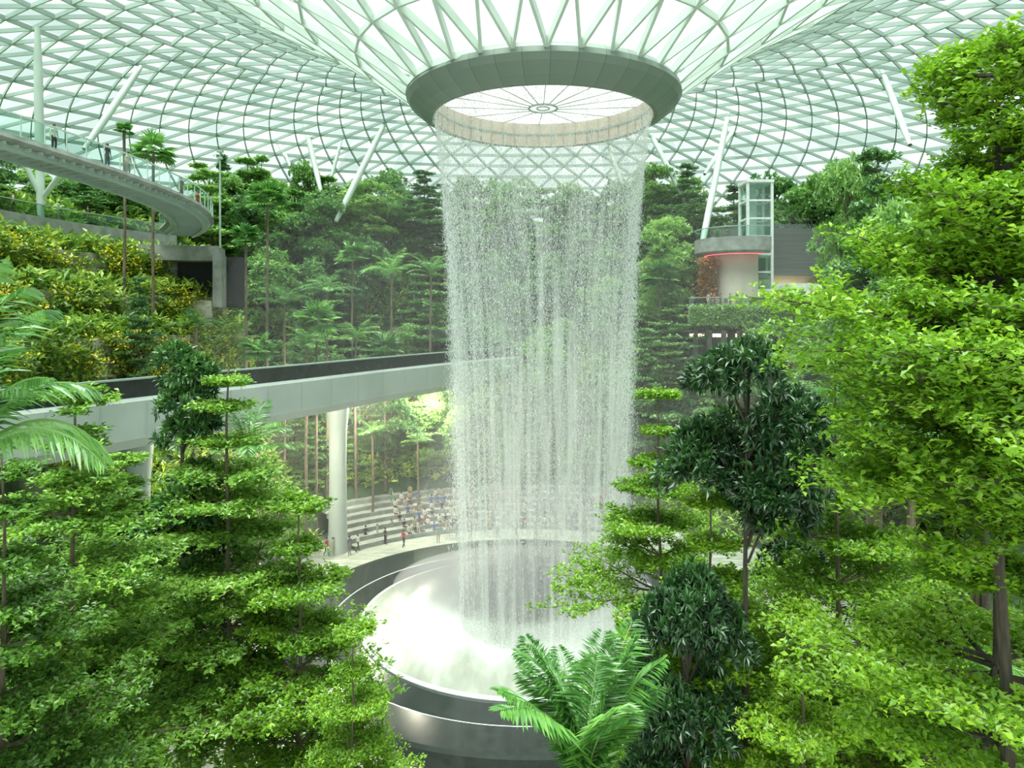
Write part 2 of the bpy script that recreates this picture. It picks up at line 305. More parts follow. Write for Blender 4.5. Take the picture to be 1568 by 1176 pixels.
def fanpalm(seed,H,R,nf=20,tr=0.12):
    rng=np.random.default_rng(seed); q=QB()
    tube(q,[[0,0,0],[0.08,0,H*0.5],[0,0,H]],[tr*1.2,tr,tr],7)
    for i in range(nf):
        az=i*2.399; e=math.radians(rng.uniform(-30,75)); d=np.array([math.cos(az)*math.cos(e),math.sin(az)*math.cos(e),math.sin(e)])
        c=np.array([0,0,H])+d*R*0.45; tube(q,[[0,0,H],c],[0.02,0.015],3,1,0.5)
        s=np.array([-math.sin(az),math.cos(az),0]); n=15; a=np.linspace(-1.7,1.7,n)
        D=d[None]*np.cos(a)[:,None]+s[None]*np.sin(a)[:,None]+np.array([0,0,-0.15])
        leaves(q,np.repeat(c[None],n,0),D,np.full(n,R*0.6),np.full(n,R*0.15),1,rng,rnd=np.clip(rng.random()*0.6+0.4*rng.random(n),0,1))
    return q
T1=tiered(1,20,0.34,3.5,12,0.20,0.17,nb=8,ns=8,step=0.19,k=8,wr=0.58).mesh('tiered_a',[M_bark,L_mid])
T2=tiered(2,20,0.34,3.4,11,0.20,0.16,nb=8,ns=8,jit=0.15,step=0.19,k=8,wr=0.58).mesh('tiered_b',[M_bark,L_mid])
T3=tiered(3,14,0.36,3.4,8,0.19,0.13,nb=8,ns=8,step=0.19,k=8,wr=0.58).mesh('tiered_c',[M_bark,L_bright])
TR=tiered(6,20,0.32,4.2,11,0.20,0.18,nb=8,ns=9,step=0.19,k=8,wr=0.58).mesh('tiered_right',[M_bark,L_bright])
N1=tiered(4,27,0.66,3.7,14,0.18,0.27,nb=9,ns=9,step=0.18,k=9,top=0.35,jit=0.35,puff=0.7,rise_=0.5,wr=0.58).mesh('near_tree',[M_bark_d,L_bright])
N2=tiered(5,17,0.70,3.6,4,0.17,0.2,nb=10,ns=9,step=0.17,k=9,top=0.5,jit=0.1,wr=0.58).mesh('near_tree_low',[M_bark_d,L_bright])
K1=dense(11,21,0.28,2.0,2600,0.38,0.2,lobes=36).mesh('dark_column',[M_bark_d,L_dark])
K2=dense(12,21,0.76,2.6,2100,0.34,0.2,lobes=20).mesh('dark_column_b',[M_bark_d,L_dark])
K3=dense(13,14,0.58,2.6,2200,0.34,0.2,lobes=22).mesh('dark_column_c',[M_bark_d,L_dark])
B1=tiered(21,10,0.28,3.2,6,0.40,0.16,nb=6,ns=6,step=0.42,k=7,wr=0.6).mesh('forest_a',[M_bark,L_back])
B2=dense(22,10,0.35,3.0,1300,0.42,0.18,lobes=22,wr=0.45).mesh('forest_b',[M_bark,L_back2])
B3=tiered(23,11,0.30,2.6,7,0.38,0.15,nb=6,ns=6,step=0.4,k=7,jit=0.2,wr=0.6).mesh('forest_c',[M_bark,L_back2])
B4=dense(24,9,0.25,2.8,1300,0.38,0.16,k=8,wr=0.5,lobes=18).mesh('forest_d',[M_bark,L_back])
B5=tiered(25,22,0.40,3.6,12,0.36,0.24,nb=7,ns=6,step=0.42,k=7,jit=0.3,wr=0.6).mesh('forest_tall',[M_bark,L_back2])
B6=dense(26,22,0.40,3.4,2600,0.42,0.24,lobes=34,wr=0.42).mesh('forest_tall_b',[M_bark,L_back])
P1=palm(31,12,3.1,20).mesh('palm_near',[M_bark,L_palm])
PC=palm(34,12,3.8,20,nl=60,e=(62,89),droop=(0.35,1.2)).mesh('palm_centre',[M_bark,L_palm])
BK=[B1,B2,B3,B4]; BASE={B1:10,B2:10,B3:11,B4:9,B5:22,B6:22}

# ------------------------------------------------------------------ terrain
def sstep(a,b,x): t=np.clip((x-a)/(b-a),0,1); return t*t*(3-2*t)
def ground(x,y):
    x=np.asarray(x,float); y=np.asarray(y,float)
    R=np.hypot(x-CX,y-CY); az=np.degrees(np.arctan2(x-CX,y-CY))
    back=np.interp(R,[30,34,40,46,52,60,90],[2.9,8,17,25,30,31,31]); back=np.where(R<30,-0.4,back)
    left=np.interp(R,[25,30,32.9,33.1,35.9,36.1,38.9,39.1,41.9,42.1,50,90],[0,8,15,20,20.3,23.5,23.8,27,27.3,30,30.5,31])
    right=np.interp(R,[27,32,38,44,50,60,90],[-0.2,6,14,20.5,26,30,31])
    wl=sstep(-50,-58,az); wr=sstep(22,34,az)
    z=back*(1-wl)*(1-wr)+left*wl+right*wr
    z=z*sstep(16,34,y)
    z=z+np.where(R>31,0.35*np.sin(x*0.9)*np.cos(y*0.8)*(1-wl),0)
    return z
rs=np.concatenate([np.arange(24,60,0.5),np.arange(60,100,4)]); azs=np.radians(np.arange(-125,125.1,1.0))
Rg,Ag=np.meshgrid(rs,azs,indexing='ij'); X=CX+Rg*np.sin(Ag); Y=CY+Rg*np.cos(Ag); Z=ground(X,Y)-0.15
q=QB(); n=len(azs); i=np.arange(len(rs)-1)[:,None]; j=np.arange(n-1)[None]
q.add(np.stack([X,Y,Z],-1).reshape(-1,3),np.stack([i*n+j,i*n+j+1,(i+1)*n+j+1,(i+1)*n+j],-1).reshape(-1,4))
q.obj('forest_hillside',[M_soil],True)
q=QB(); lathe(q,[(16.6,0),(40,0),(80,0),(110,0)],96,(CX-0.8,CY)); q.obj('floor',[M_pave])

rng=np.random.default_rng(77); q=QB()
n=19000; R=rng.uniform(27,58,n); A=np.radians(rng.uniform(-100,85,n)); x=CX+R*np.sin(A); y=CY+R*np.cos(A)
ok=(y>24)&~((R<30.5)&(np.degrees(A)>-50)&(np.degrees(A)<24)); x=x[ok];y=y[ok]
C=np.stack([x,y,ground(x,y)+rng.uniform(0.1,1.6,len(x))],1)
rosettes(q,C,9,0.8,0.38,rng,0,(0.5,0.4),0.18); q.obj('understory_shrubs',[L_under])

# ------------------------------------------------------------------ roof gridshell
RP=np.array([[9.3,15.7],[12.5,17.9],[16,20.1],[20,22.4],[25,24.6],[30,26],[36,26.8],[42,26.5],[50,25],[58,22],[66,17.6],[72,13],[78,7],[82,0]])
def roofz(R): return CZ+np.interp(R,RP[:,0],RP[:,1])
def roofP(R,a):
    k=np.array([-1.5,-0.75,0,0.75,1.5]); z=np.mean([roofz(np.clip(R+d,9.3,82)) for d in k],axis=0) if R>11 else roofz(R)
    e=1+0.25*float(sstep(22,62,R)); return np.stack([CX+R*np.sin(a)*e,CY+R*np.cos(a),np.full_like(a,z)],-1)
def grid(q,Rs,N,w,h,ringw,ringh,m,par=0):
    for i,R in enumerate(Rs):
        off=((i+par)%2)*0.5; a=(np.arange(N)+off)*2*math.pi/N; P=roofP(R,a)
        if ringw: beams(q,P,np.roll(P,-1,0),ringw,ringh,m)
        if i<len(Rs)-1:
            off2=((i+par+1)%2)*0.5; sh=off2-off; a2=(np.arange(N)+off2)*2*math.pi/N; P2=roofP(Rs[i+1],a2)
            beams(q,P,P2,w,h,m)
            beams(q,P,np.roll(P2,1 if sh>0 else -1,0),w,h,m)
q=QB()
R1=[9.4,12.8,16.4,20.0,23.6]; R2=[23.6,26.4,29.2,32,34.8,37.5]; R3=list(np.arange(37.5,82.1,2.6))
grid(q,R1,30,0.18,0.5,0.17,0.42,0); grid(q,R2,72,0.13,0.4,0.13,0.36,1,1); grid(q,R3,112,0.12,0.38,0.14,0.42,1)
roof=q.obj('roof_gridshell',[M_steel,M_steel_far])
q=QB(); rg=np.random.default_rng(5)
for Rs,N,lo in ((R1,60,0.75),(R2,144,0.3),(R3,224,0.0)):
    a=np.arange(N)*2*math.pi/N; P=[roofP(r,a)+np.array([0,0,0.32]) for r in Rs]
    for i in range(len(Rs)-1):
        v=np.concatenate([P[i],P[i+1]]); j=np.arange(N); j2=(j+1)%N
        rr=lo+(1-lo)*rg.random(N//2).repeat(2)
        q.add(v,np.stack([j,j2,N+j2,N+j],1),0,rr)
q.obj('roof_glazing',[M_roofg])

# ------------------------------------------------------------------ oculus
q=QB(); z0=CZ
lathe(q,[(9.25,z0+16.1),(9.55,z0+15.7),(9.6,z0+15.35),(9.35,z0+14.95),(8.6,z0+14.35),(7.95,z0+14.02),(7.72,z0+14.0)],144,(0,0),0)
lathe(q,[(7.72,z0+14.0),(7.66,z0+14.08)],144,(0,0),0)
lathe(q,[(7.66,z0+14.08),(7.62,z0+14.95)],144,(0,0),1)
lathe(q,[(7.62,z0+14.95),(7.55,z0+14.95),(7.55,z0+15.1),(7.75,z0+15.1)],144,(0,0),2)
lathe(q,[(7.75,z0+15.1),(7.75,z0+16.0)],144,(0,0),1)
lathe(q,[(7.75,z0+16.0),(9.25,z0+16.1)],144,(0,0),0)
a=np.arange(48)*2*math.pi/48
P=np.stack([7.6*np.sin(a),7.6*np.cos(a),0*a+z0+14.15],1); beams(q,P,P+[0,0,1.8],0.04,0.04,2)
oc=q.obj('oculus_ring',[M_fascia,M_cream,M_steel_far],False,loc=(CX+0.2,CY,0))
q=QB()
lathe(q,[(7.75,z0+15.95),(4,z0+15.35),(1.0,z0+15.0),(0.05,z0+14.98)],72,(0,0),0,r=0.95)
a=np.arange(16)*2*math.pi/16
P=np.stack([1.0*np.sin(a),1.0*np.cos(a),0*a+z0+14.94],1);Q2=np.stack([7.7*np.sin(a),7.7*np.cos(a),0*a+z0+15.86],1); beams(q,P,Q2,0.05,0.06,1)
for r_,t_ in ((1.0,0.08),(0.45,0.06)):
    a=np.linspace(0,2*math.pi,33); tube(q,np.stack([r_*np.cos(a),r_*np.sin(a),0*a+z0+14.9],1),t_,6,1)
o=q.obj('oculus_skylight',[glassmat('skylight_glass',(0.5,0.52,0.51),(0.55,0.56,0.55),0.0,frost=0.85),M_steel_far],False,loc=(CX+0.2,CY,0))

# ------------------------------------------------------------------ waterfall
WZ=np.array([0.6,12,20,26,31,34.5,36.0]); WR=np.array([5.75,6.0,6.25,6.55,6.95,7.35,7.58])
rng=np.random.default_rng(9); q=QB()
zs=np.linspace(0.9,35.95,60); lathe(q,np.stack([np.interp(zs,WZ,WR),zs],1),160,(0,0),0)
n=175000; u=rng.random(n); z=0.9+35.1*u; keep=rng.random(n)<np.clip(0.2+(z-1)/11*0.8,0.2,1); z=z[keep]; n=len(z)
st=rng.random(320)*2*math.pi; wts=rng.random(320)**2; wts/=wts.sum()
a=np.where(rng.random(n)<0.32,st[rng.choice(320,n,p=wts)]+rng.normal(0,0.015,n)*(1+(36-z)/12),rng.random(n)*2*math.pi)
r=np.interp(z,WZ,WR)+rng.normal(0,0.08,n)*(1+(36-z)/7)
P=np.stack([r*np.sin(a),r*np.cos(a),z],1); L=rng.uniform(0.04,0.17,n); w=rng.uniform(0.008,0.022,n)
ph=rng.random(n)*math.pi; S=np.stack([np.cos(ph),np.sin(ph),0*ph],1); S2=np.stack([-np.sin(ph),np.cos(ph),0*ph],1); U=np.array([0,0,1.])
for s_ in (S,S2):
    v=np.stack([P-U*L[:,None]/2,P+s_*w[:,None],P+U*L[:,None]/2,P-s_*w[:,None]],1); q.add(v.reshape(-1,3),np.arange(n*4).reshape(n,4),1,rng.random(n))
n=14000; a=rng.random(n)*6.283; r=5.7+rng.normal(0,1.2,n); z=0.95+np.abs(rng.normal(0,0.7,n)); P=np.stack([r*np.sin(a),r*np.cos(a),z],1); w=rng.uniform(0.010,0.025,n)[:,None]
v=np.stack([P-U*w,P+[1,0,0]*w,P+U*w,P-[1,0,0]*w],1); q.add(v.reshape(-1,3),np.arange(n*4).reshape(n,4),1,rng.random(n))
q.obj('waterfall',[M_sheet,M_drop],True,loc=(CX+0.1,CY,0))
def mist(name,c,s,dens):
    q=QB(); t=np.linspace(0.001,math.pi-0.001,20); lathe(q,np.stack([np.sin(t),np.cos(t)],1),40,(0,0),0)
    o=q.obj(name,[mistmat(name,dens)],True,loc=c); o.scale=s
mist('spray_mist',(CX-1.2,CY+5.6,1.0),(10.2,6.4,2.2),0.34)
mist('waterfall_mist',(CX,CY,7),(9.0,9.0,13),0.018)
mist('valley_haze',(CX,CY+8,14),(27,30,22),0.0022)

# ------------------------------------------------------------------ pool
q=QB(); bc=(CX-1.2,CY)
lathe(q,[(11.4,0.80),(11.4,0.98),(11.3,1.0),(11.2,0.97)],128,(0,0),1)
lathe(q,[(11.2,0.97),(10.2,1.12),(9,1.15),(7.5,1.05),(6,0.9),(4.5,0.7),(3,0.5),(1.5,0.4),(0.05,0.35)],128,(0,0),0)
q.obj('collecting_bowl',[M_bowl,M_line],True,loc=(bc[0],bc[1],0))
q=QB()
lathe(q,[(11.35,0.82),(13.5,0.72),(13.65,0.74),(16.3,0.95),(16.7,0.95),(16.7,0.0)],128,(0,0),0)
lathe(q,[(13.54,0.735),(13.58,0.76),(13.62,0.745)],128,(0,0),1)
lathe(q,[(16.72,0.03),(16.85,0.03),(16.85,0.0)],128,(0,0),1)
q.obj('pool_rim',[M_black,M_line],False,loc=(bc[0],bc[1],0))

# ------------------------------------------------------------------ amphitheatre
q=QB()
for i in range(7):
    r0=23.2+i; lathe(q,[(r0,i*0.42),(r0,(i+1)*0.42),(r0+1.05,(i+1)*0.42)],80,(CX,CY),0,math.radians(-46),math.radians(22))
q.obj('amphitheatre_steps',[M_concrete])

# ------------------------------------------------------------------ mid level bridge
path=smoothpath([(-36,14,17.2),(-30,25,17.2),(-24.6,35,17.2),(-20.5,44,17.2),(-15.8,54,17.2),(-11,65,17.2),(-5.5,76,17.2),(1,87,17.2),(9,98,17.2)],80)
q=QB()
sweep(q,path,[(0,0),(0.12,-0.2),(0.0,-2.4),(-0.5,-3.0),(-6.5,-2.6),(-7,-1),(-7,0)],0)
sweep(q,path,[(-0.15,0.0),(-0.15,1.05),(-0.3,1.05),(-0.3,0.0)],1)
s=sweep(q,path,[(-0.05,1.05),(-0.05,1.15),(-0.35,1.15),(-0.35,1.05)],2)
for k in range(0,79,3):
    p=path[k]+s[k]*0.13; beams(q,p+[0,0,-0.2],p+[0,0,-2.4],0.03,0.03,2)
q.obj('skytrain_bridge',[M_white,M_black,M_steel_far],False)
q=QB()
for (x,y) in ((-16.3,66.0),(-24.5,46)):
    t=np.linspace(0,14.3,6); tube(q,np.stack([x+0*t,y+0*t,t],1),[0.95,0.85,0.82,0.8,0.85,1.1],20)
q.obj('bridge_columns',[M_white],True)

# ------------------------------------------------------------------ upper canopy bridge
path=smoothpath([(-34,24,32.4),(-29.5,33,32.2),(-26.5,41,31.7),(-24.6,48,31.2),(-24.3,55,30.8),(-26.3,62,30.5),(-30,68,30.3)],70)
pathC=path
q=QB()
sweep(q,path,[(0,0),(0.1,-0.25),(-0.3,-0.4),(-3.3,-0.4),(-3.7,-0.25),(-3.6,0)],0)
s=sweep(q,path,[(-0.6,-0.4),(-0.6,-0.75),(-0.85,-0.75),(-0.85,-0.4)],3); sweep(q,path,[(-2.8,-0.4),(-2.8,-0.75),(-3.05,-0.75),(-3.05,-0.4)],3)
for off in (0,-3.6):
    sweep(q,path,[(off-0.02,0.05),(off-0.02,1.15),(off-0.04,1.15),(off-0.04,0.05)],1)
    sweep(q,path,[(off+0.02,1.15),(off+0.02,1.22),(off-0.08,1.22),(off-0.08,1.15)],2)
    for k in range(0,70,2):
        p=path[k]+s[k]*off; beams(q,p,p+[0,0,1.2],0.05,0.05,2)
for k in range(0,70,1):
    beams(q,path[k]-s[k]*0.2+[0,0,-0.5],path[k]-s[k]*3.4+[0,0,-0.5],0.12,0.2,3)
q.obj('glass_canopy_bridge',[M_concrete,M_glass,M_steel,M_steel_far])
sC=s

# ------------------------------------------------------------------ left terraces
q=QB()
for r_,zb,zt in ((33,15,20.4),(36,20,23.9),(39,23.5,27.4)):
    lathe(q,[(r_,zb),(r_,zt),(r_+0.5,zt),(r_+0.5,zb)],60,(CX,CY),0,math.radians(-112),math.radians(-57),closed=True)
q.obj('stone_terrace_walls',[M_stone])
q=QB()
lathe(q,[(41.6,26.5),(41.6,28.6),(41.0,28.8),(41.0,30.1),(43,30.1),(43,26.5)],60,(CX,CY),0,math.radians(-112),math.radians(-60),closed=True)
lathe(q,[(41.2,30.1),(41.2,31.1),(41.23,31.1),(41.23,30.1)],60,(CX,CY),1,math.radians(-112),math.radians(-60),closed=True)
lathe(q,[(41.15,31.1),(41.15,31.17),(41.28,31.17),(41.28,31.1)],60,(CX,CY),2,math.radians(-112),math.radians(-60),closed=True)
q.obj('curved_terrace_ledge',[M_concrete,M_glass,M_steel_far])
rng=np.random.default_rng(41); q=QB()
for r_,zb,zt,n in ((32.8,15,20.6,2600),(35.8,20,24.2,1900),(38.8,23.6,28.0,1700)):
    A=np.radians(rng.uniform(-110,-58,n)); zz=zb+(zt-zb)*rng.random(n)**0.7; keep=(np.sin(A*23+zz*0.4)+rng.normal(0,0.5,n))>-0.4
    A=A[keep]; zz=zz[keep]; rr=r_-rng.uniform(0,0.9,len(A))+np.where(zz>zt-0.8,rng.uniform(0,2,len(A)),0)
    C=np.stack([CX+rr*np.sin(A),CY+rr*np.cos(A),zz],1); rosettes(q,C,8,0.5,0.42,rng,0,(0.2,0.5),0.15)
    f=rng.random(len(A))<0.42*(0.5+0.5*np.sin(A*9+r_)); rosettes(q,C[f]+[0.25,-0.1,0.2],8,0.26,0.7,rng,1,(0.3,0.5),0.25)
q.obj('flowering_vertical_garden',[L_gard,L_yel])
q=QB()
x,y,z=W(290,400,66)
box(q,(x-1.5,y+2,z+0.8),(7,4,1.4),0.25,0); box(q,(x-4.2,y+1.6,z-1.6),(1.6,4,5),0.25,1); box(q,(x+0.6,y+3.5,z-1.8),(6,1,5),0.25,2); box(q,(x+2.2,y+1.5,z-1.8),(0.8,3,5),0.25,0)
box(q,(x-2.0,y+0.2,z-4.8),(8,3,2.2),0.2,1)
x,y,z=W(660,520,88); box(q,(x-2,y+1,z-0.5),(6,2,4),0.1,0); box(q,(x+3,y,z+0.5),(7,2,1.3),0.1,0); box(q,(x+3,y+1,z-1.5),(6,1,3),0.1,2)
q.obj('concrete_pavilion',[M_concrete,M_stone,M_dark])

# ------------------------------------------------------------------ leaning roof columns
q=QB()
def strut(px0,py0,px1,py1,D0,D1,r=0.32):
    a=np.array(W(px0,py0,D0)); b=np.array(W(px1,py1,D1)); d=b-a
    a2=a-d*0.25; b2=b+d*0.2
    t=np.linspace(0,1,6)[:,None]; tube(q,a2+(b2-a2)*t,[r*0.6,r*0.95,r,r,r*0.95,r*0.6],12)
for s_ in ((62,300,58,85,58,58,0.34),(145,205,205,118,66,70,0.34),(528,312,580,208,88,92,0.42),(487,275,466,185,92,96,0.36),(440,245,420,205,98,100,0.3),
    (1078,360,1110,200,84,90,0.42),(1040,290,1000,212,92,96,0.36),(960,300,935,235,98,100,0.3),(1385,200,1355,120,70,76,0.34),(30,235,62,300,57,58,0.22),(105,250,68,300,57,58,0.22),(505,280,520,225,96,98,0.25),(1090,250,1130,190,88,96,0.3)):
    strut(*s_)
q.obj('leaning_steel_columns',[M_steel],True)
q=QB(); x,y,z=W(337,325,60); tube(q,[[x,y,z-3],[x,y,z+2],[x,y,z+5.2]],[0.09,0.08,0.06],8); box(q,(x,y,z+5.2),(0.5,0.3,0.2)); box(q,(x,y,z+4.6),(0.4,0.25,0.2)); q.obj('lamp_mast',[M_steel_far])

# ------------------------------------------------------------------ elevator tower
x0,y0=(1157-784)/F*80,80.; zb,zt=CZ+1.2,CZ+15.2
q=QB(); hw=1.35
for sx in (-1,1):
    for sy in (-1,1): box(q,(x0+sx*hw,y0+sy*hw,(zb+zt)/2),(0.28,0.28,zt-zb),0,0)
box(q,(x0+0.1,y0+hw,(zb+zt)/2),(0.9,0.3,zt-zb),0,0)
for z in np.arange(zb,zt+0.1,2.0):
    for sy in (-1,1): box(q,(x0,y0+sy*hw,z),(2*hw,0.14,0.2),0,0)
    for sx in (-1,1): box(q,(x0+sx*hw,y0,z),(0.14,2*hw,0.2),0,0)
for sy in (-1,1): box(q,(x0,y0+sy*(hw-0.02),(zb+zt)/2),(2*hw,0.03,zt-zb),0,1)
for sx in (-1,1): box(q,(x0+sx*(hw-0.02),y0,(zb+zt)/2),(0.03,2*hw,zt-zb),0,1)
box(q,(x0,y0,zb+4.6),(2.1,2.1,2.6),0,2); box(q,(x0,y0-1.07,zb+4.7),(1.5,0.04,1.8),0,1)
box(q,(x0,y0,zt+0.15),(3.1,3.1,0.3),0,0)
q.obj('glass_elevator_tower',[M_line,M_glass,M_steel_far])

# balcony drum + building right
q=QB(); bx,by,bz=W(1135,375,79); bx+=0.2
def arc(prof,m,closed=True,a0=math.radians(150),a1=math.radians(330),c=None): lathe(q,prof,40,c or (bx,by+2),m,a0,a1,closed=closed)
arc([(4.6,bz-1.0),(4.8,bz-0.8),(4.8,bz+0.7),(0.3,bz+0.7),(0.3,bz-1.0)],0)
arc([(4.7,bz+0.7),(4.7,bz+1.8),(4.67,bz+1.8),(4.67,bz+0.7)],1)
arc([(4.76,bz+1.8),(4.76,bz+1.88),(4.62,bz+1.88),(4.62,bz+1.8)],2)
arc([(3.5,bz-1.1),(3.6,bz-1.05),(3.7,bz-1.1)],4,False)
arc([(3.0,bz-6),(3.0,bz-1.0)],3,False)
box(q,(bx+7.5,by+4.5,bz-0.4),(15,1,5.5),0,6)
box(q,(bx+7.0,by+3.6,bz-4.6),(16,0.8,0.9),0,5)
box(q,(bx+6.0,by+6,bz-3),(16,1,9),0,3)
for i in range(7): box(q,(bx-1+i*2.4,by+3.0,bz-5.3),(0.35,0.35,2.4),0,5)
for i in range(5): box(q,(bx+0.4+i*2.3,by+4.9,bz-4.2-1.0),(1.6,0.1,1.2),0,7)
box(q,(bx+7,by+4.1,bz+2.4),(15,0.05,1.0),0,1)
q.obj('balcony_building',[M_concrete,M_glass,M_steel_far,M_beige,M_red,M_line,mat('dark_slats',(0.12,0.13,0.12),(0.08,0.09,0.08),0.6,scale=1,stretch=(0.2,0.2,8)),M_warm])
path=smoothpath([(19.5,78,CZ+1.0),(24,75.5,CZ+1.0),(30,75,CZ+1.0),(38,77,CZ+1.0),(46,80,CZ+1)],40)
q=QB(); sweep(q,path,[(0,0.3),(0.1,0.3),(0.1,-1.4),(0,-1.7),(-6,-1.7),(-6,0.1),(0,0.1)],0)
sweep(q,path,[(-0.3,0.2),(-0.3,1.3),(-0.33,1.3),(-0.33,0.2)],1); sweep(q,path,[(-0.25,1.3),(-0.25,1.37),(-0.4,1.37),(-0.4,1.3)],2)
for k in range(0,40,3):
    box(q,(path[k][0],path[k][1]+3,CZ-3.3),(0.5,0.5,4.0),0,0)
box(q,(31,80.5,CZ-3.2),(24,0.5,4.0),0,3)
for i in range(8): box(q,(21+i*2.6,80.1,CZ-1.9),(1.6,0.1,0.35),0,4)
q.obj('planter_terrace',[M_concrete,M_glass,M_steel_far,M_dark,M_warm])
rng=np.random.default_rng(3); q=QB(); n=2200; t=rng.random(n)*39; k=t.astype(int); C=path[k]+(path[np.minimum(k+1,39)]-path[k])*(t-k)[:,None]+np.stack([0*t,-rng.uniform(0,0.7,n),rng.uniform(-1.6,0.5,n)],1)
rosettes(q,C,7,0.3,0.4,rng,0,(-0.2,0.5),0.1); q.obj('hanging_planter_vines',[L_back])
q=QB(); C=np.stack([bx-4+rng.normal(0,0.5,300),by+rng.normal(0,0.4,300),bz-rng.uniform(1.5,6,300)],1); rosettes(q,C,7,0.35,0.5,rng,0,(0,0.5),0.15)
q.obj('flowering_climber',[leafmat('orange_leaf',[(0.12,0.2,0.03),(0.35,0.16,0.03),(0.5,0.22,0.05)])])

# ------------------------------------------------------------------ background forest
rng=np.random.default_rng(123); pts=[]; tries=0
while tries<7000 and len(pts)<240:
    tries+=1
    az=rng.uniform(-100,80); R=rng.uniform(31.2,57); x=CX+R*math.sin(math.radians(az)); y=CY+R*math.cos(math.radians(az))
    if y<30: continue
    if az<-54 and R<44: continue
    if any((x-a)**2+(y-b)**2<3.3**2 for a,b in pts): continue
    zg=float(ground(x,y)); px=PX(x,y)
    if px<-250 or px>1800: continue
    H=rng.uniform(5.5,11)
    if az<-50: H=rng.uniform(4,6.5)
    if R>46 and -50<az: H=rng.uniform(8.5,12.5)
    lim=roofz(math.hypot((x-CX)/1.15,y-CY))-1.5-zg
    H=min(H,lim)
    if 1050<px<1290 and y<90:
        H=min(H,CZ+0.4-zg) if y<79 else 0
    if 250<px<345 and y<66 : H=min(H,4)
    if px<700 and px>-50 and R<37: H=min(H,16.5-zg) if R<33 else min(H,10)
    if H<3: continue
    pts.append((x,y)); me=BK[rng.integers(0,4)]; s=H/BASE[me]
    put('rainforest_tree',me,(x,y,zg-0.3),s,rng.random()*6.28,sxy=max(s,0.75)*rng.uniform(0.95,1.2))
for k in range(48):
    az=math.radians(rng.uniform(-48,14)); R=rng.uniform(30.5,35); x=CX+R*math.sin(az); y=CY+R*math.cos(az); zg=float(ground(x,y)); H=rng.uniform(2.5,6.5)
    me=B4 if k%2 else B1; put('garden_tree',me,(x,y,zg-0.2),H/BASE[me],rng.random()*6,sxy=0.6)
for i,(px,pyt,D,kind,R) in enumerate(((410,290,68,'f',2.2),(235,215,60,'f',2.0),(376,350,64,'f',1.6),(600,395,78,'p',3.8),(435,445,70,'p',3.0),(500,425,72,'p',3.4),(485,475,68,'f',2.4),(190,190,60,'f',0.9),(1215,450,72,'f',1.8),(1010,410,80,'f',2.4),(300,480,60,'p',2.4),(570,650,72,'p',2),(640,665,74,'p',1.8),(470,510,66,'p',2.8),(545,500,74,'p',2.8),(660,400,82,'p',3.4),(395,520,60,'f',1.8),(590,520,76,'f',2.2),(540,380,80,'f',2.2))):
    x,y,zt=W(px,pyt,D); zg=float(ground(x,y)); H=max(zt-zg-R*0.4,2.0)
    me=(fanpalm(100+i,H,R) if kind=='f' else palm(100+i,H,R,16,0.13,24)).mesh('palm_mesh',[M_bark,L_palm])
    put('fan_palm' if kind=='f' else 'feather_palm',me,(x,y,zg-0.2),1,px*0.1)
for (px,pyt,D,sx) in ((1300,235,58,0.85),(1240,285,92,1.0),(1345,225,50,1.0),(1400,290,46,1.0),(1330,350,54,1.0),(1390,420,50,0.9),(1500,360,48,1.1),(1560,280,52,1.2),(1330,470,56,0.9),(1250,510,60,0.8),(1020,330,84,1.0),(1050,250,92,1.0),(1000,250,94,1.0),(990,500,76,0.9),(1030,440,80,0.9),
   (215,420,55,0.4),(650,260,94,1.1),(560,275,92,1.1),(470,250,94,1.0),(400,240,92,1.0),(340,235,88,0.9),(720,290,98,1.1),(860,300,98,1.1)):
    x,y,zt=W(px,pyt,D); zg=float(ground(x,y)); H=max(zt-zg,3)
    me=(B5 if int(px)%20 else B6) if H>13 else BK[int(px/10)%4]
    put('rainforest_tree',me,(x,y,zg-0.2),H/BASE[me],px*0.37,sxy=sx)

# ------------------------------------------------------------------ foreground trees (stand on the plaza)
def fg(name,me,px,pyt,D,Hn,sxy=1.0,rz=0.0):
    x,y,zt=W(px,pyt,D); put(name,me,(x,y,-0.05),zt/Hn,rz,sxy=sxy)
fg('terminalia_tree',T1,348,560,26,20,0.95,0.3)
fg('terminalia_tree',T2,95,585,21,20,0.95,1.1)
fg('terminalia_tree',T3,455,765,25,14,0.95,2.0)
fg('terminalia_tree',T1,10,690,17,20,0.8,2.5)
fg('terminalia_tree',T2,205,690,32,20,1.0,4.0)
fg('terminalia_tree',T3,540,960,22,14,0.6,0.7)
fg('terminalia_tree',T3,-30,840,24,14,1.0,0.2)
fg('dark_evergreen_tree',K1,280,512,27,21,0.85,0.5)
fg('dark_evergreen_tree',K1,235,760,33,21,1.1,2.5)
fg('dark_evergreen_tree',K2,1145,512,20,21,0.80,1.5)
fg('dark_evergreen_tree',K1,1190,640,29,21,0.75,0.5)
fg('dark_evergreen_tree',K3,1050,880,19,14,0.66,3.5)
fg('terminalia_tree',TR,1295,540,22,20,0.78,0.4)
fg('terminalia_tree',TR,1020,590,28,20,0.75,1.9)
fg('terminalia_tree',TR,1100,750,21.5,20,0.80,2.2)
fg('terminalia_tree',TR,1420,830,24,20,0.9,5.0)
fg('terminalia_tree',T3,1225,940,18,14,0.75,1.0)
fg('broad_canopy_tree',N1,1560,45,13,27,0.80,0.6)
fg('broad_canopy_tree',N1,1500,250,24,27,0.95,2.6)
fg('broad_canopy_tree',N2,1510,715,14.5,17,0.9,1.3)
x,y,z=W(895,1200,16); put('feather_palm',PC,(x,y,-0.05),z/12,0.5,sxy=0.9)
x,y,z=W(-85,730,12); put('feather_palm',P1,(x,y,-0.05),z/12,0.2,sxy=0.85)
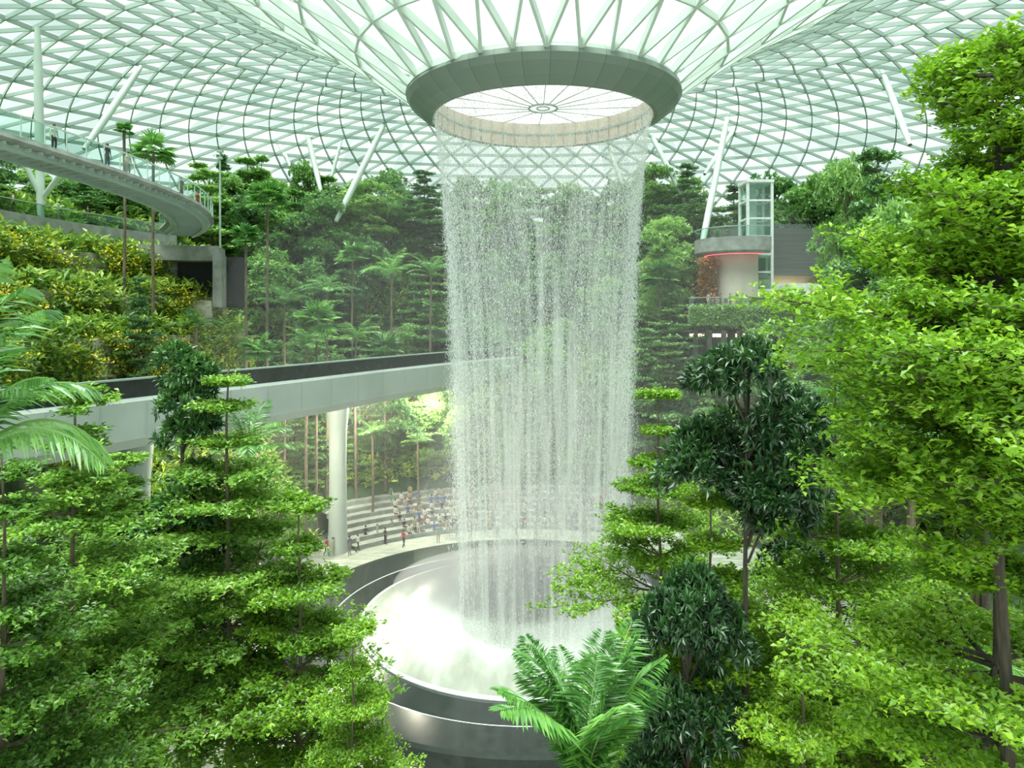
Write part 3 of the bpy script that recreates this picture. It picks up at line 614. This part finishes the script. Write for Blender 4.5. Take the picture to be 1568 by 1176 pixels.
x,y,z=W(402,1090,26); put('feather_palm',P1,(x,y,-0.05),z/12,2.2,sxy=0.7)
x,y,z=W(1345,680,30); put('feather_palm',P1,(x,y,-0.05),z/12,2.2,sxy=1.2)
x,y,z=W(1500,600,24); put('feather_palm',P1,(x,y,-0.05),z/12,1.2,sxy=1.2)
x,y,z=W(1420,1040,22); put('feather_palm',P1,(x,y,-0.05),z/12,3.2,sxy=1.0)
x,y,z=W(380,700,36); put('feather_palm',P1,(x,y,-0.05),z/12,1.9,sxy=0.8)

# ------------------------------------------------------------------ people
def objrand(name,cols):
    m,nt,out=newmat(name); oi=nt.nodes.new('ShaderNodeObjectInfo'); b=nt.nodes.new('ShaderNodeBsdfPrincipled'); b.inputs['Roughness'].default_value=0.8
    r=ramp(nt,[(i/len(cols),c) for i,c in enumerate(cols)],'CONSTANT'); nt.links.new(oi.outputs['Random'],r.inputs[0]); nt.links.new(r.outputs[0],b.inputs['Base Color']); nt.links.new(b.outputs[0],out.inputs[0]); return m
M_skin=objrand('skin',[(0.5,0.3,0.2),(0.6,0.4,0.28),(0.35,0.2,0.13)])
M_shirt=objrand('shirt',[(0.7,0.7,0.68),(0.45,0.04,0.04),(0.05,0.15,0.45),(0.03,0.03,0.04),(0.6,0.6,0.55),(0.1,0.3,0.3),(0.35,0.33,0.30),(0.65,0.68,0.7),(0.05,0.05,0.06),(0.3,0.3,0.3),(0.12,0.14,0.2),(0.5,0.42,0.3)])
M_pants=objrand('trousers',[(0.03,0.04,0.08),(0.02,0.02,0.02),(0.3,0.27,0.2),(0.08,0.1,0.16),(0.2,0.2,0.2)])
M_hair=mat('hair',(0.02,0.015,0.012),(0.01,0.008,0.006),0.6); M_shoe=mat('shoes',(0.1,0.1,0.1),(0.05,0.05,0.05),0.6)
def human(pose):
    J={};E=[]
    def j(n,p,r): J[n]=(Vector(p),r)
    sit=pose=='sit'; walk=pose=='walk'
    dz=-0.42 if sit else 0; ly=-0.05 if sit else 0
    j('pel',(0,0,0.95+dz),0.13); j('sp',(0,ly*.4,1.15+dz),0.115); j('ch',(0,ly,1.34+dz),0.135); j('nk',(0,ly*1.3,1.47+dz),0.055); j('h0',(0,ly*1.5-.01,1.55+dz),0.07); j('h1',(0,ly*1.6-.015,1.63+dz),0.092); j('h2',(0,ly*1.6,1.69+dz),0.07)
    E+=[('pel','sp',0),('sp','ch',0),('ch','nk',0),('nk','h0',1),('h0','h1',1),('h1','h2',1)]
    for s,t in ((-1,'L'),(1,'R')):
        j('sh'+t,(s*.17,ly,1.41+dz),0.058)
        if sit: el=(s*.23,-.06,1.14+dz); wr=(s*.13,-.30,1.07+dz); pa=(s*.11,-.37,1.06+dz); fd=Vector((0,-1,-.25))
        elif walk: el=(s*.22,.06*s,1.14); wr=(s*.23,-.10+.1*s,.90); pa=(s*.23,-.13+.1*s,.84); fd=Vector((0,-.3,-1))
        else: el=(s*.23,.02,1.13); wr=(s*.235,-.05,.89); pa=(s*.235,-.07,.82); fd=Vector((0,-.2,-1))
        j('el'+t,el,.042); j('wr'+t,wr,.028); j('pa'+t,pa,.034)
        E+=[('ch','sh'+t,0),('sh'+t,'el'+t,0),('el'+t,'wr'+t,1),('wr'+t,'pa'+t,1)]
        for k in range(4):
            a=Vector(pa)+fd.normalized()*.05+Vector((0,(k-1.5)*.018,0)) if not sit else Vector(pa)+fd.normalized()*.05+Vector(((k-1.5)*.018,0,0))
            j(f'f{t}{k}',a,.009); j(f'g{t}{k}',a+fd.normalized()*(.04-.004*abs(k-1))+Vector((-s*.01,-.01,0)),.008); E+=[('pa'+t,f'f{t}{k}',1),(f'f{t}{k}',f'g{t}{k}',1)]
        j('th'+t,Vector(pa)+Vector((-s*.03,-.03,-.02)),.010); E+=[('pa'+t,'th'+t,1)]
        j('hp'+t,(s*.09,0,.90+dz),.09)
        if sit: kn=(s*.11,-.44,.50); an=(s*.11,-.42,.10); to=(s*.12,-.57,.04)
        elif walk: kn=(s*.09,-.12 if s>0 else .02,.50); an=(s*.09,-.18 if s>0 else .28,.09 if s>0 else .13); to=(s*.09,-.34 if s>0 else .14,.04)
        else: kn=(s*.1,-.02,.50); an=(s*.1,.02,.09); to=(s*.12,-.14,.04)
        j('kn'+t,kn,.062); j('an'+t,an,.04); j('to'+t,to,.035)
        E+=[('pel','hp'+t,2),('hp'+t,'kn'+t,2),('kn'+t,'an'+t,2),('an'+t,'to'+t,3)]
    names=list(J); idx={n:i for i,n in enumerate(names)}
    me=bpy.data.meshes.new('tmp'); me.from_pydata([J[n][0] for n in names],[(idx[a],idx[b]) for a,b,_ in E],[])
    o=bpy.data.objects.new('tmp',me); scene.collection.objects.link(o); o.modifiers.new('s','SKIN'); sv=me.skin_vertices[0].data
    for n in names: sv[idx[n]].radius=(J[n][1],J[n][1]*(0.75 if n in('sp','ch','pel') else 1)); sv[idx[n]].use_root=(n=='pel')
    u=o.modifiers.new('u','SUBSURF'); u.levels=1; u.render_levels=1
    bpy.context.view_layer.update(); dg=bpy.context.evaluated_depsgraph_get(); m2=bpy.data.meshes.new_from_object(o.evaluated_get(dg)); bpy.data.objects.remove(o)
    import bmesh
    for mm in (M_shirt,M_skin,M_pants,M_shoe,M_hair): 
        m2.materials.append(mm)
    segs=[(J[a][0],J[b][0],l) for a,b,l in E]
    for p in m2.polygons:
        c=p.center; best=9;bl=0
        for a,b,l in segs:
            ab=b-a; t=max(0,min(1,(c-a).dot(ab)/max(ab.length_squared,1e-9))); d=(c-(a+ab*t)).length
            if d<best: best=d;bl=l
        p.material_index=bl; p.use_smooth=True
    bm=bmesh.new(); bm.from_mesh(m2); hc=J['h1'][0]
    from mathutils import Matrix
    def ball(c,sc,mi):
        r=bmesh.ops.create_uvsphere(bm,u_segments=12,v_segments=8,radius=1,matrix=Matrix.Translation(c)@Matrix.Diagonal((*sc,1)))
        fs=set(f for v in r['verts'] for f in v.link_faces)
        for f in fs: f.material_index=mi; f.smooth=True
    ball(hc+Vector((0,.022,.025)),(.098,.105,.10),4)
    for s in (-1,1):
        ball(hc+Vector((s*.035,-.088,.0)),(.012,.008,.008),4); ball(hc+Vector((s*.095,0,-.01)),(.015,.025,.035),1)
    ball(hc+Vector((0,-.1,-.025)),(.014,.018,.022),1); ball(hc+Vector((0,-.09,-.06)),(.026,.008,.007),4)
    bm.to_mesh(m2); bm.free(); return m2
PM={}
for p in ('stand','walk','sit'): PM[p]=human(p)
def person(px,py,zf,pose='stand',rz=0.0,D=None):
    if D is None: D=(CZ-zf)*F/(py-HZ)
    x=(px-784)/F*D; put({'stand':'standing_visitor','walk':'walking_visitor','sit':'seated_visitor'}[pose],PM[pose],(x,D,zf),random.uniform(0.93,1.05),rz)
random.seed(8)
for px,py,po,rz in ((618,838,'walk',2.6),(671,832,'stand',3.1),(578,828,'walk',1.5),(560,832,'stand',3),(655,815,'stand',2.8),(820,826,'stand',3),(762,822,'stand',0.5),(895,822,'walk',1),(700,826,'stand',3),(790,824,'walk',2),(860,820,'stand',0),(930,824,'stand',3),(600,820,'stand',0.4),(740,818,'walk',1),(548,845,'walk',2.2),(640,822,'stand',1.2),(685,818,'walk',0.6),(590,834,'stand',2.4),(720,822,'stand',2.9),(535,850,'stand',1.0),
    (432,872,'walk',2.0),(390,892,'stand',1.2),(398,888,'stand',2.2),(445,865,'stand',3),(510,850,'stand',2.0),(500,852,'walk',1),(470,858,'stand',2),(420,880,'stand',1),(160,1105,'stand',2.5),(172,1125,'walk',1.0),(150,1100,'stand',0.3),(228,1185,'walk',2.0),(20,1030,'stand',1),(205,1030,'walk',1),(1335,868,'stand',1),(1350,862,'walk',2),(1322,866,'stand',2.6),(1480,935,'stand',2),(1490,930,'walk',0),(345,1010,'stand',1.5)):
    person(px,py,0,po,rz)
for i in range(7):
    nk=26 if i<6 else 14
    for k in range(nk):
        az=math.radians(-32+(k+random.random()*0.8)*52/nk); r=23.2+i+0.55
        if random.random()<0.12: continue
        x=CX+r*math.sin(az); y=CY+r*math.cos(az)
        put('seated_visitor',PM['sit'],(x,y,i*0.42-0.02) if i>0 else (x,y,0),random.uniform(0.93,1.03),-az+random.uniform(-.3,.3))
for px,z,D in ((1085,CZ+1.1,77),(1094,CZ+1.1,77),(1103,CZ+1.1,77.5),(1118,CZ+1.1,77),(1128,CZ+1.1,78),(1300,CZ+1.1,78)): person(px,0,z,'stand',0.4,D)
for k in (24,30,33,44,52,58):
    p=pathC[k]-sC[k]*1.0; put('standing_visitor',PM['stand'],tuple(p),1,1.2)
for a in (-84,-82,-76,-72): 
    r=41.9; put('standing_visitor',PM['stand'],(CX+r*math.sin(math.radians(a)),CY+r*math.cos(math.radians(a)),30.1),1,-1.0)

# ------------------------------------------------------------------ light, world, camera
w=bpy.data.worlds.new('overcast_sky'); scene.world=w; w.use_nodes=True
bg=w.node_tree.nodes['Background']; bg.inputs[0].default_value=(0.96,1.0,0.985,1); bg.inputs[1].default_value=1.25
sd=bpy.data.lights.new('sun_soft','SUN'); sd.energy=10.5; sd.angle=math.radians(50); sd.color=(1,0.985,0.93)
so=bpy.data.objects.new('sun_soft',sd); so.rotation_euler=(math.radians(14),math.radians(-10),0); so.location=(0,0,80); scene.collection.objects.link(so)
# added fill lights below the bridge deck, brightening the dark planting
for i,(x,y) in enumerate(((-14.5,68.5),(-9,78.5),(-20,56))):
    l=bpy.data.lights.new('bridge_fill_light','POINT'); l.energy=4200; l.color=(1,0.93,0.75); l.shadow_soft_size=0.6
    o=bpy.data.objects.new('bridge_fill_light',l); o.location=(x,y,13.2); scene.collection.objects.link(o)
cd=bpy.data.cameras.new('camera'); co=bpy.data.objects.new('camera',cd); scene.collection.objects.link(co)
co.location=(0,0,CZ); co.rotation_euler=(math.radians(90),0,0); cd.sensor_width=36; cd.lens=F/1568*36; cd.shift_y=-(588-HZ)/1568; cd.clip_end=500
scene.camera=co
scene.view_settings.view_transform='Standard'; scene.view_settings.exposure=0.4
